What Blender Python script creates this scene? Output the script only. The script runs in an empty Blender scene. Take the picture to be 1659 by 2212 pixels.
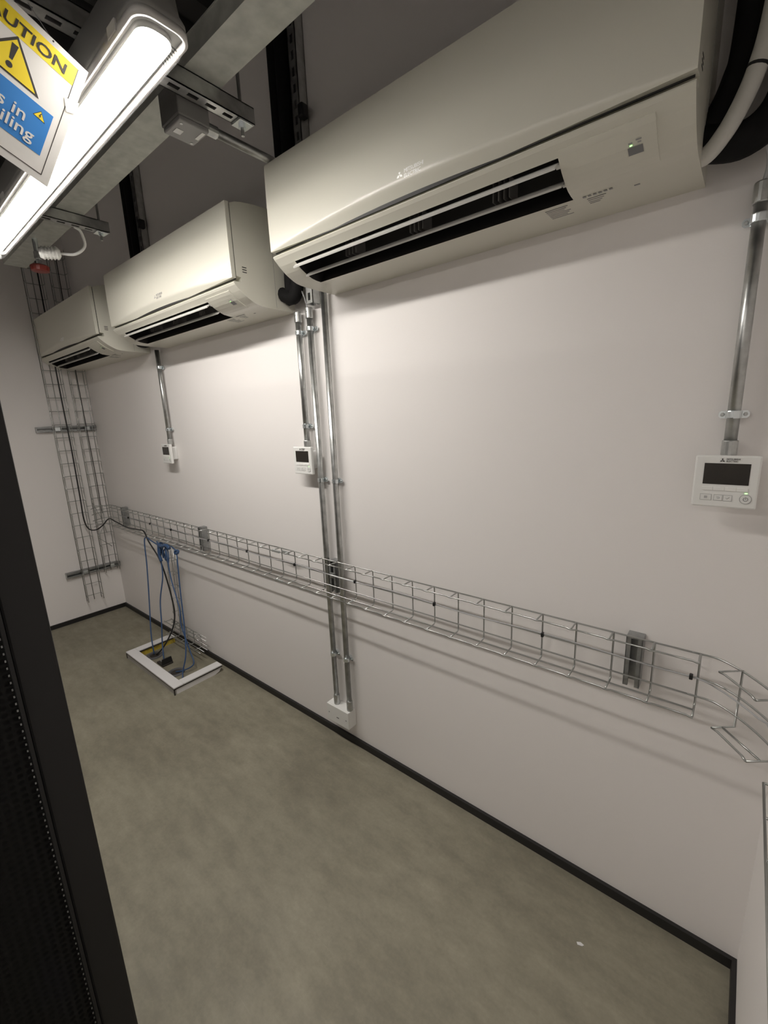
import bpy, bmesh, math, random
from mathutils import Vector, Matrix
random.seed(7)
S = bpy.context.scene
C = S.collection
# ------------------------------------------------------------------ camera / world / exposure
cam = bpy.data.cameras.new('camera'); camo = bpy.data.objects.new('camera', cam); C.objects.link(camo)
camo.location = (4.1589, -1.3187, 1.5739)
camo.rotation_euler = (1.3543, 0.0392, 0.6865)
cam.sensor_fit = 'HORIZONTAL'; cam.sensor_width = 36.0; cam.lens = 36.0*942.99/1659.0
cam.clip_start = 0.02
S.camera = camo
w = bpy.data.worlds.new('world'); S.world = w; w.use_nodes = True
w.node_tree.nodes['Background'].inputs[0].default_value = (0.9, 0.95, 1, 1)
w.node_tree.nodes['Background'].inputs[1].default_value = 0.02
vs = S.view_settings
vs.view_transform = 'Standard'; vs.look = 'None'; vs.gamma = 1.0; vs.use_curve_mapping = False
vs.exposure = 1.5
S.cycles.diffuse_bounces = 10; S.cycles.max_bounces = 14
LED_POWER = 30.0
REAR_FILL_POWER = 19.0  # strength of the added, unseen fill light
RL = 4.2935          # room length (x), main wall is y=0, far wall x=0
RW = 3.0             # room width (-y)
RH = 3.05

# ------------------------------------------------------------------ materials
def mat(name, col, rough=.5, metal=0.0, noise=None, bump=None, spec=.5, col2=None, coat=0):
    m = bpy.data.materials.new(name); m.use_nodes = True
    nt = m.node_tree; b = nt.nodes['Principled BSDF']
    b.inputs['Base Color'].default_value = (*col, 1); b.inputs['Roughness'].default_value = rough
    b.inputs['Metallic'].default_value = metal; b.inputs['Specular IOR Level'].default_value = spec
    b.inputs['Coat Weight'].default_value = coat
    tc = nt.nodes.new('ShaderNodeTexCoord')
    if noise:
        n = nt.nodes.new('ShaderNodeTexNoise'); n.inputs['Scale'].default_value = noise[0]; n.inputs['Detail'].default_value = 6
        nt.links.new(tc.outputs['Object'], n.inputs['Vector'])
        r = nt.nodes.new('ShaderNodeValToRGB'); r.color_ramp.elements[0].position = .3; r.color_ramp.elements[1].position = .7
        c2 = col2 or tuple(c*(1-noise[1]) for c in col)
        r.color_ramp.elements[0].color = (*c2, 1); r.color_ramp.elements[1].color = (*col, 1)
        nt.links.new(n.outputs['Fac'], r.inputs['Fac']); nt.links.new(r.outputs['Color'], b.inputs['Base Color'])
    if bump:
        n2 = nt.nodes.new('ShaderNodeTexNoise'); n2.inputs['Scale'].default_value = bump[0]; n2.inputs['Detail'].default_value = 3
        nt.links.new(tc.outputs['Object'], n2.inputs['Vector'])
        bp = nt.nodes.new('ShaderNodeBump'); bp.inputs['Strength'].default_value = bump[1]; bp.inputs['Distance'].default_value = .002
        nt.links.new(n2.outputs['Fac'], bp.inputs['Height']); nt.links.new(bp.outputs['Normal'], b.inputs['Normal'])
    return m
def emit(name, col, s):
    m = bpy.data.materials.new(name); m.use_nodes = True
    b = m.node_tree.nodes['Principled BSDF']
    b.inputs['Base Color'].default_value = (*col, 1)
    b.inputs['Emission Color'].default_value = (*col, 1); b.inputs['Emission Strength'].default_value = s
    return m
def glassy(name, tint, transp, base=None):
    m = bpy.data.materials.new(name); m.use_nodes = True
    nt = m.node_tree; b = nt.nodes['Principled BSDF']; out = nt.nodes['Material Output']
    b.inputs['Base Color'].default_value = (*(base or tint), 1); b.inputs['Roughness'].default_value = .25
    t = nt.nodes.new('ShaderNodeBsdfTransparent'); t.inputs[0].default_value = (*tint, 1)
    mx = nt.nodes.new('ShaderNodeMixShader'); mx.inputs[0].default_value = transp
    nt.links.new(b.outputs[0], mx.inputs[1]); nt.links.new(t.outputs[0], mx.inputs[2]); nt.links.new(mx.outputs[0], out.inputs[0])
    return m
M = {}
M['wall'] = mat('wall_paint', (.83, .80, .785), .62, bump=(260, .10))
M['ceil'] = mat('dark_deck', (.03, .029, .029), .6, noise=(8, .4))
M['skirt'] = mat('skirting', (.014, .013, .013), .5)
M['galv'] = mat('galvanised', (.56, .57, .56), .36, .85, noise=(38, .28), bump=(120, .06))
M['conduit'] = mat('conduit_steel', (.60, .61, .60), .33, .95, noise=(30, .35), bump=(90, .05))
M['wire'] = mat('wire_zinc', (.46, .47, .46), .30, 1.0)
M['strut'] = mat('strut_zinc', (.42, .43, .43), .42, .8, noise=(40, .3))
M['trunk'] = mat('trunking_zinc', (.52, .53, .49), .50, .35, noise=(26, .25), bump=(70, .05))
M['zinc_bright'] = mat('bright_zinc', (.75, .80, .82), .22, .9)
M['ac'] = mat('ac_plastic', (.66, .645, .565), .30, spec=.45)
M['ac_side'] = mat('ac_side_plastic', (.66, .655, .62), .42, spec=.4)
M['ac_dark'] = mat('ac_recess', (.018, .017, .017), .55)
M['vane'] = mat('vane_plastic', (.62, .61, .58), .4)
M['silver'] = mat('logo_silver', (.93, .93, .92), .38, .6)
M['logo_silver_shaded'] = mat('logo_silver_shaded', (.30, .30, .30), .4)  # silver logo without its reflection, the darker look put into the colour
M['print'] = mat('label_print', (.30, .30, .30), .6)
M['window'] = mat('receiver_window', (.20, .20, .205), .25)
M['white'] = mat('white_plastic', (.80, .80, .78), .42)
M['white2'] = mat('back_box_plastic', (.72, .72, .71), .5)
M['button'] = mat('button_plastic', (.84, .84, .82), .4)
M['outline'] = mat('button_outline', (.42, .42, .41), .5)
M['key'] = mat('key_plastic', (.76, .76, .745), .45)
M['screen'] = mat('lcd_screen', (.028, .024, .018), .14, noise=(9, .5), col2=(.012, .010, .009))
M['black'] = mat('black_plastic', (.012, .012, .013), .45)
M['rubber'] = mat('black_insulation', (.007, .0065, .007), .8, noise=(60, .4), spec=.25, bump=(150, .15))
M['hose'] = mat('drain_hose', (.62, .61, .57), .45)
M['grey_cable'] = mat('grey_cable', (.42, .42, .43), .5)
M['blue'] = mat('blue_cable', (.040, .090, .205), .42)
M['rack'] = mat('rack_steel', (.007, .0065, .007), .6, bump=(300, .05))
M['rackdoor'] = mat('rack_door', (.005, .005, .005), .6, spec=.2)
M['yellow'] = mat('sign_yellow', (.86, .66, .02), .5)
M['signblue'] = mat('sign_blue', (.03, .21, .58), .45)
M['ink'] = mat('sign_ink', (.03, .025, .022), .5)
M['paper'] = mat('sign_paper', (.78, .76, .73), .32, noise=(14, .07))
M['tape'] = glassy('clear_tape', (.95, .95, .92), .45)
M['body'] = mat('luminaire_body', (.22, .215, .205), .5)
M['rim'] = mat('luminaire_rim', (.58, .57, .55), .35)
M['cover'] = glassy('diffuser', (.97, .97, .97), .965, (.30, .30, .30))
M['prism'] = glassy('prismatic_end', (.80, .80, .78), .75, (.12, .12, .12))
M['led'] = emit('led_strip', (1.0, .955, .892), LED_POWER)
M['led_fill'] = emit('fill_strip_rear', (1.0, .955, .892), REAR_FILL_POWER)
M['green'] = emit('green_led', (.35, 1.0, .25), 1.2)
M['greybox'] = mat('grey_box', (.20, .195, .19), .5)
M['lid'] = mat('grey_lid', (.26, .255, .25), .45)
M['red'] = mat('red_plastic', (.20, .022, .014), .4)
M['board'] = mat('white_board', (.74, .73, .735), .45)
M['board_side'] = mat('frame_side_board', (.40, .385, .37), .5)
M['osb'] = mat('yellow_board', (.62, .46, .06), .6, noise=(45, .45))
M['floorgrey'] = mat('grommet_grey', (.10, .10, .105), .45)
def floor_material():
    m = bpy.data.materials.new('concrete_floor'); m.use_nodes = True
    nt = m.node_tree; b = nt.nodes['Principled BSDF']; L = nt.links.new
    tc = nt.nodes.new('ShaderNodeTexCoord')
    def noise(scale, det, rot=0, sc=(1, 1, 1)):
        mp = nt.nodes.new('ShaderNodeMapping'); mp.inputs['Scale'].default_value = sc; mp.inputs['Rotation'].default_value = (0, 0, rot)
        n = nt.nodes.new('ShaderNodeTexNoise'); n.inputs['Scale'].default_value = scale; n.inputs['Detail'].default_value = det
        n.inputs['Roughness'].default_value = .62
        L(tc.outputs['Object'], mp.inputs['Vector']); L(mp.outputs['Vector'], n.inputs['Vector']); return n
    def ramp(n, p0, c0, p1, c1):
        r = nt.nodes.new('ShaderNodeValToRGB'); e = r.color_ramp.elements
        e[0].position = p0; e[0].color = (*c0, 1); e[1].position = p1; e[1].color = (*c1, 1); L(n.outputs['Fac'], r.inputs['Fac']); return r
    def mix(kind, f, a, c):
        x = nt.nodes.new('ShaderNodeMixRGB'); x.blend_type = kind; x.inputs[0].default_value = f
        L(a.outputs[0], x.inputs[1]); L(c.outputs[0], x.inputs[2]); return x
    a = ramp(noise(1.7, 11), .33, (.205, .188, .142), .72, (.300, .278, .216))
    s = ramp(noise(3.0, 8, .5, (1.0, 5.0, 1)), .28, (.84, .835, .82), .72, (1.10, 1.10, 1.09))
    f = ramp(noise(90, 4), .3, (.93, .93, .93), .7, (1.05, 1.05, 1.05))
    sc = ramp(noise(4.5, 6, 1.1, (.5, 16, 1)), .66, (0, 0, 0), .80, (.09, .09, .08))
    g = ramp(noise(13, 8, .9, (1, 1.8, 1)), .30, (.86, .86, .85), .70, (1.10, 1.10, 1.09))
    c = mix('MULTIPLY', 1, a, s); c = mix('MULTIPLY', 1, c, f); c = mix('MULTIPLY', 1, c, g); c = mix('ADD', .6, c, sc)
    L(c.outputs[0], b.inputs['Base Color'])
    rr = ramp(noise(5, 6), .3, (.50, .50, .50), .7, (.68, .68, .68)); L(rr.outputs[0], b.inputs['Roughness'])
    bp = nt.nodes.new('ShaderNodeBump'); bp.inputs['Strength'].default_value = .06; bp.inputs['Distance'].default_value = .003
    L(noise(60, 5).outputs['Fac'], bp.inputs['Height']); L(bp.outputs['Normal'], b.inputs['Normal'])
    return m
M['floor'] = floor_material()

# ------------------------------------------------------------------ mesh helpers
class MB:
    """collects shapes, build() links them as one mesh object"""
    def __init__(self): self.v = []; self.f = []; self.s = []
    def add(self, vs, fs, smooth=False):
        o = len(self.v); self.v += [tuple(x) for x in vs]; self.f += [tuple(i+o for i in f) for f in fs]; self.s += [smooth]*len(fs); return self
    def box(self, a, b, bev=0.0):
        (x0, y0, z0), (x1, y1, z1) = [tuple(min(p, q) for p, q in zip(a, b)), tuple(max(p, q) for p, q in zip(a, b))]
        if not bev:
            self.add([(x0,y0,z0),(x1,y0,z0),(x1,y1,z0),(x0,y1,z0),(x0,y0,z1),(x1,y0,z1),(x1,y1,z1),(x0,y1,z1)],
                     [(3,2,1,0),(4,5,6,7),(0,1,5,4),(1,2,6,5),(2,3,7,6),(3,0,4,7)])
        else:
            bm = bmesh.new(); bmesh.ops.create_cube(bm, size=1)
            for v in bm.verts: v.co = Vector(((x0+x1)/2+v.co.x*(x1-x0), (y0+y1)/2+v.co.y*(y1-y0), (z0+z1)/2+v.co.z*(z1-z0)))
            bmesh.ops.bevel(bm, geom=bm.edges[:], offset=bev, segments=2, affect='EDGES', profile=.5)
            bm.verts.index_update()
            self.add([v.co[:] for v in bm.verts], [[v.index for v in f.verts] for f in bm.faces]); bm.free()
        return self
    def tube(self, pts, r, n=8, caps=True, rads=None):
        P = [Vector(p) for p in pts]; rings = []; up = None; vs = []; fs = []
        for i, p in enumerate(P):
            t = (P[min(i+1, len(P)-1)]-P[max(i-1, 0)]).normalized()
            if up is None:
                up = Vector((0, 0, 1)) if abs(t.z) < .9 else Vector((1, 0, 0))
            a = (up - t*up.dot(t)).normalized(); b = t.cross(a); up = a
            rr = rads[i] if rads else r
            for k in range(n):
                an = 2*math.pi*k/n; vs.append(p + a*rr*math.cos(an) + b*rr*math.sin(an))
        for i in range(len(P)-1):
            for k in range(n): fs.append((i*n+k, i*n+(k+1) % n, (i+1)*n+(k+1) % n, (i+1)*n+k))
        self.add(vs, fs, True)
        if caps:
            o = len(self.v)-len(vs)
            self.f += [tuple(o+k for k in range(n))[::-1], tuple(o+(len(P)-1)*n+k for k in range(n))]; self.s += [False]*2
        return self
    def prism(self, poly, to3, d0, d1, smooth=False):
        """poly 2D list; to3(u,v,d)->xyz; extruded d0..d1"""
        n = len(poly); vs = [to3(u, v, d0) for u, v in poly]+[to3(u, v, d1) for u, v in poly]
        self.add(vs, [(i, (i+1) % n, n+(i+1) % n, n+i) for i in range(n)], smooth)
        o = len(self.v)-2*n
        self.f += [tuple(o+i for i in range(n))[::-1], tuple(o+n+i for i in range(n))]; self.s += [False]*2
        return self
    def lathe(self, prof, origin, axis, n=20):
        """prof: (r, h) list along axis"""
        t = Vector(axis).normalized(); a = t.orthogonal().normalized(); b = t.cross(a); o = Vector(origin); vs = []; fs = []
        for r, h in prof:
            for k in range(n):
                an = 2*math.pi*k/n; vs.append(o+t*h+(a*math.cos(an)+b*math.sin(an))*r)
        for i in range(len(prof)-1):
            for k in range(n): fs.append((i*n+k, i*n+(k+1) % n, (i+1)*n+(k+1) % n, (i+1)*n+k))
        self.add(vs, fs, False)
        o = len(self.v)-len(vs)
        self.f += [tuple(o+k for k in range(n))[::-1], tuple(o+(len(prof)-1)*n+k for k in range(n))]; self.s += [False]*2
        return self
    def mesh(self, name, m):
        me = bpy.data.meshes.new(name); me.from_pydata(self.v, [], self.f); me.materials.append(M[m] if isinstance(m, str) else m)
        bm = bmesh.new(); bm.from_mesh(me); bmesh.ops.recalc_face_normals(bm, faces=bm.faces); bm.to_mesh(me); bm.free()
        for p, s in zip(me.polygons, self.s): p.use_smooth = s
        me.update(); return me
    def build(self, name, m, parent=None, loc=None, label=None):
        o = bpy.data.objects.new(name, self.mesh(name, m)); C.objects.link(o)
        if parent: o.parent = parent
        if loc: o.location = loc
        if label: o['label'] = label
        return o
def inst(name, me, parent, loc=(0, 0, 0), rot=(0, 0, 0)):
    o = bpy.data.objects.new(name, me); C.objects.link(o); o.parent = parent; o.location = loc; o.rotation_euler = rot; return o
def thing(name, label, cat, loc=(0, 0, 0), group=None):
    o = bpy.data.objects.new(name, None); C.objects.link(o); o.location = loc; o.empty_display_size = .05
    return tag(o, label, cat, group)
def tag(o, label, cat, group=None):
    o['label'] = label; o['category'] = cat
    if group: o['group'] = group
    return o
def struct(o): o['kind'] = 'structure'; return o
def copy_tree(o, parent=None):
    c = o.copy(); C.objects.link(c); c.parent = parent
    for ch in list(o.children): copy_tree(ch, c)
    return c
def smooth_path(pts, seg=8):
    P = [Vector(p) for p in pts]; P = [P[0]*2-P[1]]+P+[P[-1]*2-P[-2]]; out = []
    for i in range(1, len(P)-2):
        for k in range(seg):
            t = k/seg
            out.append(.5*((2*P[i])+(P[i+1]-P[i-1])*t+(2*P[i-1]-5*P[i]+4*P[i+1]-P[i+2])*t*t+(3*P[i]-P[i-1]-3*P[i+1]+P[i+2])*t**3))
    out.append(P[-2]); return out
def text_mesh(txt, size, m, name, extrude=0.0006, bold=0.0, shear=0.0, spacing=1.0, align='LEFT'):
    cu = bpy.data.curves.new(name, 'FONT'); cu.body = txt; cu.size = size; cu.extrude = extrude; cu.offset = bold; cu.shear = shear
    cu.space_character = spacing; cu.align_x = align; cu.resolution_u = 3
    ob = bpy.data.objects.new(name, cu); C.objects.link(ob)
    dg = bpy.context.evaluated_depsgraph_get(); me = bpy.data.meshes.new_from_object(ob.evaluated_get(dg))
    bpy.data.objects.remove(ob); bpy.data.curves.remove(cu)
    me.materials.clear(); me.materials.append(M[m]); return me
WALLROT = (math.pi/2, 0, 0)     # flat text -> standing on the main wall facing -y

# ------------------------------------------------------------------ room shell
T = .12
struct(MB().box((-T, -RW-T, -.1), (RL+T, T, 0)).build('floor', 'floor'))
struct(MB().box((-T, 0, 0), (RL+T, T, RH)).build('wall_front', 'wall'))
struct(MB().box((-T, -RW, 0), (0, 0, RH)).build('wall_left', 'wall'))
struct(MB().box((RL, -RW, 0), (RL+T, 0, RH)).build('wall_right', 'wall'))
struct(MB().box((-T, -RW-T, 0), (RL+T, -RW, RH)).build('wall_rear', 'wall'))
cb = MB()
cb.box((-T, -RW-T, RH+.06), (RL+T, T, RH+.16))
prof = []; x = -.05
while x < RL+.1:
    prof += [(x, RH+.062), (x+.03, RH), (x+.12, RH), (x+.15, RH+.062)]; x += .2
poly = prof + [(prof[-1][0], RH+.07), (prof[0][0], RH+.07)]
cb.add([(a, -RW-T, z) for a, z in prof]+[(a, T, z) for a, z in prof], [(i, i+1, len(prof)+i+1, len(prof)+i) for i in range(len(prof)-1)])
struct(cb.build('ceiling', 'ceil'))
SK = .034
struct(MB().box((0, -.012, 0), (RL, 0, SK)).build('baseboard_front', 'skirt'))
struct(MB().box((0, -RW, 0), (.012, -.012, SK)).build('baseboard_left', 'skirt'))
struct(MB().box((RL-.012, -RW, 0), (RL, -.012, SK)).build('baseboard_right', 'skirt'))

# ------------------------------------------------------------------ air conditioners
ACW = 1.172
def emblem(mb, size, to3):
    """three rhombi meeting at a point, upright"""
    h = size*.5
    for a in (90, 210, 330):
        d = Vector((math.cos(math.radians(a)), math.sin(math.radians(a)))); n = Vector((-d.y, d.x))
        q = [Vector((0, 0)), d*h*.5+n*h*.29, d*h, d*h*.5-n*h*.29]
        mb.prism([tuple(v) for v in q], to3, 0, .0008)
def make_ac():
    t = thing('air_conditioner', '', 'air conditioner')
    # body skin: profile (d from wall, h) wrapped from back top to back bottom
    top = [(0, .362), (.06, .365), (.11, .364), (.17, .360), (.22, .353), (.25, .346), (.272, .336)]
    front = [(.272, .092), (.252, .090), (.252, .073), (.283, .072)]
    curve = [(.286, .068), (.281, .061), (.272, .053), (.262, .044), (.250, .035), (.237, .026), (.222, .018), (.205, .010), (.19, .005), (.17, .002), (.15, .001)]
    bot = [(.12, .0), (.06, .0), (0, .0)]
    full = top+front+curve+bot
    iu, il = full.index((.262, .044)), full.index((.15, .001))
    xs = [0, .082, .935, ACW]
    mb = MB()
    for j in range(3):
        for i in range(len(full)-1):
            if j == 1 and iu <= i < il: continue
            (d0, h0), (d1, h1) = full[i], full[i+1]
            mb.add([(xs[j], -d0, h0), (xs[j+1], -d0, h0), (xs[j+1], -d1, h1), (xs[j], -d1, h1)], [(0, 1, 2, 3)], i >= iu-2)
    for x in (0, ACW):
        mb.add([(x, -d, h) for d, h in full], [tuple(range(len(full)))])
    mb.add([(0, 0, 0), (ACW, 0, 0), (ACW, 0, .362), (0, 0, .362)], [(0, 1, 2, 3)])
    mb.build('body', 'ac', t)
    # mounting box at the rear of the right end
    # outlet recess
    rec = [(.262, .044), (.245, .075), (.20, .095), (.15, .085), (.125, .045), (.15, .001)]
    r = MB()
    for i in range(len(rec)-1):
        (d0, h0), (d1, h1) = rec[i], rec[i+1]
        r.add([(.082, -d0, h0), (.935, -d0, h0), (.935, -d1, h1), (.082, -d1, h1)], [(0, 1, 2, 3)])
    for x in (.082, .935): r.add([(x, -d, h) for d, h in rec+full[iu+1:il][::-1]], [tuple(range(len(rec)+il-iu-1))])
    rec_o = r.build('air_outlet', 'ac_dark', t)
    for k in range(3):       # vertical guide fins deep in the outlet
        x = .26+.25*k
        f = MB()
        for q in range(4): f.box((x+q*.014, -.205, .03), (x+.003+q*.014, -.16, .075))
        f.build('guide_fin', 'greybox', rec_o)
    for nm, a, b, xa, xb in (('vane', (.222, .050), (.264, .026), .074, .930), ('vane', (.174, .031), (.219, .007), .084, .930)):
        da, ha = a; db, hb = b; L = math.hypot(db-da, hb-ha); nx, nz = (hb-ha)/L, -(db-da)/L
        pts = []
        for k in range(5):
            s = k/4; bow = .004*math.sin(math.pi*s); pts.append((da+(db-da)*s-nx*bow, ha+(hb-ha)*s-nz*bow))
        th = .0022
        poly = [(d+nx*th, h+nz*th) for d, h in pts]+[(d-nx*th, h-nz*th) for d, h in pts[::-1]]
        v = MB().prism(poly, lambda u, v, d: (d, -u, v), xa, xb).build(nm, 'vane', t)
        MB().lathe([(.006, 0), (.006, .012)], (xb-.004, -(da+db)/2, (ha+hb)/2), (1, 0, 0), 10).build('pivot', 'ac_side', v)
    # front panel with the long rising crease near its lower edge
    NX, NZ = 64, 26; h0, h1 = .083, .338
    def line(x):
        u = x/ACW
        return .084+.031*math.sin(math.pi*min(1, max(0, u))**.9)
    vs = []; fs = []
    for j in range(NZ+1):
        s = j/NZ; s = s**1.7 if True else s
        h = h0+(h1-h0)*s
        for i in range(NX+1):
            x = -.001+(ACW+.002)*i/NX
            d = .2935-.002*((h-.2)/.14)**2-.62*max(0, line(x)-h)
            vs.append((x, -d, h))
    for j in range(NZ):
        for i in range(NX): fs.append((j*(NX+1)+i, j*(NX+1)+i+1, (j+1)*(NX+1)+i+1, (j+1)*(NX+1)+i))
    p = MB().add(vs, fs, True)
    ring = [j*(NX+1) for j in range(NZ+1)]
    n0 = len(vs)
    back = [(x, -.2765, h) for x, h in ((-.001, h0), (ACW+.001, h0), (ACW+.001, h1), (-.001, h1))]
    # edge skirts
    def skirt(idx):
        vv = [vs[i] for i in idx]; p.add(vv+[(x, -.2765, h) for x, y, h in vv], [(i, i+1, len(vv)+i+1, len(vv)+i) for i in range(len(vv)-1)])
    skirt(range(NX+1)); skirt([NZ*(NX+1)+i for i in range(NX+1)]); skirt(ring); skirt([j*(NX+1)+NX for j in range(NZ+1)])
    p.add(back, [(0, 1, 2, 3)])
    pan = p.build('front_panel', 'ac', t)
    e = MB(); to3 = lambda u, v, d: (.545+u, -.2935-d+.0012, .131+v)
    emblem(e, .021, to3); e.build('logo_emblem', 'silver', pan)
    for k, tx in enumerate(('MITSUBISHI', 'ELECTRIC')):
        inst('logo_text', text_mesh(tx, .0125, 'silver', 'logo_text', .0005, spacing=.95), pan, (.559, -.2932, .1315-.0115*k), WALLROT)
    # seam groove between panel and body (dark shadow gap strip)
    MB().box((.004, -.2766, .0805), (ACW-.004, -.2722, .3335)).build('seam', 'ac_dark', t)
    # receiver cover at right of the outlet
    cov = curve[2:9]
    c = MB(); xa, xb = .938, 1.112
    for i in range(len(cov)-1):
        (d0, hh0), (d1, hh1) = cov[i], cov[i+1]; o = .0016
        c.add([(xa, -d0-o, hh0-o), (xb, -d0-o, hh0-o), (xb, -d1-o, hh1-o), (xa, -d1-o, hh1-o)], [(0, 1, 2, 3)], True)
    for x in (xa, xb):
        c.add([(x, -d-.0016, h-.0016) for d, h in cov]+[(x, -d, h) for d, h in cov[::-1]], [tuple(range(2*len(cov)))])
    for (d, h) in (cov[0], cov[-1]): c.add([(xa, -d-.0016, h-.0016), (xb, -d-.0016, h-.0016), (xb, -d, h), (xa, -d, h)], [(0, 1, 2, 3)])
    co = c.build('receiver_cover', 'ac', t)
    def on_cover(mb, x0, x1, s0, s1, o=.0024):
        def pt(s):
            f = s*(len(cov)-1); i = min(int(f), len(cov)-2); f -= i
            return (cov[i][0]*(1-f)+cov[i+1][0]*f, cov[i][1]*(1-f)+cov[i+1][1]*f)
        n = 4
        for k in range(n):
            a, b = pt(s0+(s1-s0)*k/n), pt(s0+(s1-s0)*(k+1)/n)
            mb.add([(x0, -a[0]-o, a[1]-o), (x1, -a[0]-o, a[1]-o), (x1, -b[0]-o, b[1]-o), (x0, -b[0]-o, b[1]-o)], [(0, 1, 2, 3)], True)
        return mb
    on_cover(MB(), 1.062, 1.088, .50, .66).build('receiver_window', 'window', co)
    on_cover(MB(), 1.066, 1.070, .455, .475).build('green_indicator', 'green', co)
    m2 = MB()
    on_cover(m2, 1.064, 1.071, .40, .435); on_cover(m2, 1.077, 1.087, .37, .395); on_cover(m2, 1.080, 1.086, .425, .45)
    m2.build('receiver_marking', 'print', co)
    # rating plate print on underside
    rp = MB()
    for k in range(7):
        L = .052-.006*(k % 3); rp.box((.865, -.135+k*.0085, -.0006), (.865+L, -.1325+k*.0085, .0002))
    rp.build('rating_label', 'print', t); rp = MB()
    for k in range(6): rp.box((.955+k*.011, -.150, -.0006), (.962+k*.011, -.144, .0002))
    for k in range(4): rp.box((.960, -.133+k*.009, -.0006), (1.0-.006*k, -.131+k*.009, .0002))
    rp.build('rating_label', 'print', t)
    MB().box((1.055, -.128, -.0008), (1.066, -.124, .0002)).build('catch_mark', 'print', t)
    # side panel slots + rear seam + mounting plate shoulder
    for k in range(3):
        MB().box((ACW-.001, -.244, .1095+k*.0085), (ACW+.0006, -.225, .1125+k*.0085)).build('side_slot', 'ac_dark', t)
    MB().box((ACW-.0005, -.0965, .006), (ACW+.0006, -.0955, .36)).build('side_seam', 'print', t)
    return t
ac = make_ac()
ac.location = (2.855, 0, 2.042)
ac['label'] = 'largest white wall air conditioner, nearest the camera, right end lit less brightly'
ac['group'] = 'wall air conditioners'
ac2 = copy_tree(ac); ac2.location = (1.440, 0, 2.017); ac2['label'] = 'middle of the three white wall air conditioners, with its curved side showing'
ac3 = copy_tree(ac); ac3.location = (.036, 0, 2.016); ac3['label'] = 'farthest and smallest-looking white wall air conditioner, above the vertical wire baskets'

for q in ac2.children_recursive:
    if q.name.startswith('logo'):
        q.material_slots[0].link = 'OBJECT'; q.material_slots[0].material = M['logo_silver_shaded']  # same silver logo, its dull viewing angle painted in as grey

# ------------------------------------------------------------------ wall controllers
def make_controller():
    t = thing('wall_controller', '', 'controller')     # origin: top centre at the wall
    MB().box((-.036, 0, -.098), (.036, -.040, -.018), .004).build('back_box', 'white2', t)
    MB().box((-.060, -.040, -.120), (.060, -.0555, 0), .0035).build('face_plate', 'white', t)
    y = -.0558
    MB().box((-.042, y-.0004, -.066), (.042, -.05, -.0175)).build('screen', 'screen', t)
    for k in range(4):
        a = -.042+k*.0214; MB().box((a, y-.0016, -.0805), (a+.0202, -.05, -.0722), .0008).build('button', 'button', t)
    for k, (a, b) in enumerate(((-.044, -.022), (-.018, -.0015), (-.0005, .016))):
        o = MB().box((a, y-.0002, -.1045), (b, -.05, -.090)).build('function_key', 'outline', t)
        MB().box((a+.0009, y-.0009, -.1036), (b-.0009, -.05, -.0909)).build('key_cap', 'key', o)
        s = MB()
        cx, cz = (a+b)/2, -.0972
        if k == 0:
            for q in range(3): s.box((cx-.003, y-.0013, cz-.0024+q*.002), (cx+.003, y-.0008, cz-.0014+q*.002))
        elif k == 1:
            s.tube([(cx-.002, y-.001, cz-.0018), (cx+.002, y-.001, cz-.0018), (cx+.003, y-.001, cz), (cx+.002, y-.001, cz+.0012), (cx-.003, y-.001, cz+.0012)], .0005, 4)
        else:
            s.tube([(cx-.003, y-.001, cz), (cx-.001, y-.001, cz-.002), (cx+.0035, y-.001, cz+.002)], .0005, 4)
        s.build('key_symbol', 'print', o)
    pb = MB().lathe([(.0112, 0), (.0112, .0012)], (.040, y+.0006, -.0972), (0, -1, 0), 24).build('power_button', 'outline', t)
    MB().lathe([(.0100, 0), (.0096, .0012)], (.040, y-.0002, -.0972), (0, -1, 0), 24).build('button_cap', 'key', pb)
    arc = [(.040+.0042*math.sin(a), y-.0016, -.0972+.0042*math.cos(a)) for a in [math.radians(35+k*29) for k in range(11)]]
    s = MB().tube(arc, .0006, 4); s.box((.0394, y-.0022, -.0976), (.0406, y-.0012, -.0918)); s.build('power_symbol', 'print', pb)
    MB().box((.0375, y-.0005, -.0850), (.0420, -.05, -.0837)).build('indicator_led', 'green', t)
    e = MB(); emblem(e, .0105, lambda u, v, d: (-.0098+u, y-d, -.0108+v)); e.build('logo_emblem', 'ink', t)
    for k, tx in enumerate(('MITSUBISHI', 'ELECTRIC')):
        inst('logo_text', text_mesh(tx, .0052, 'ink', 'controller_logo', .0002, spacing=.95), t, (-.0028, y-.0002, -.0095-.0048*k), WALLROT)
    return t
HC = 1.455; CX1, CX2, CX3 = 1.340, 2.648, 4.130
ctl = make_controller(); ctl.location = (CX3, 0, HC); ctl['label'] = 'white wall controller at the far right under the lone bright conduit'; ctl['group'] = 'wall controllers'
c2 = copy_tree(ctl); c2.location = (CX2, 0, HC); c2['label'] = 'white wall controller just left of the two long conduits'
c1 = copy_tree(ctl); c1.location = (CX1, 0, HC); c1['label'] = 'smallest-looking white wall controller, farthest from the camera'

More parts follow.
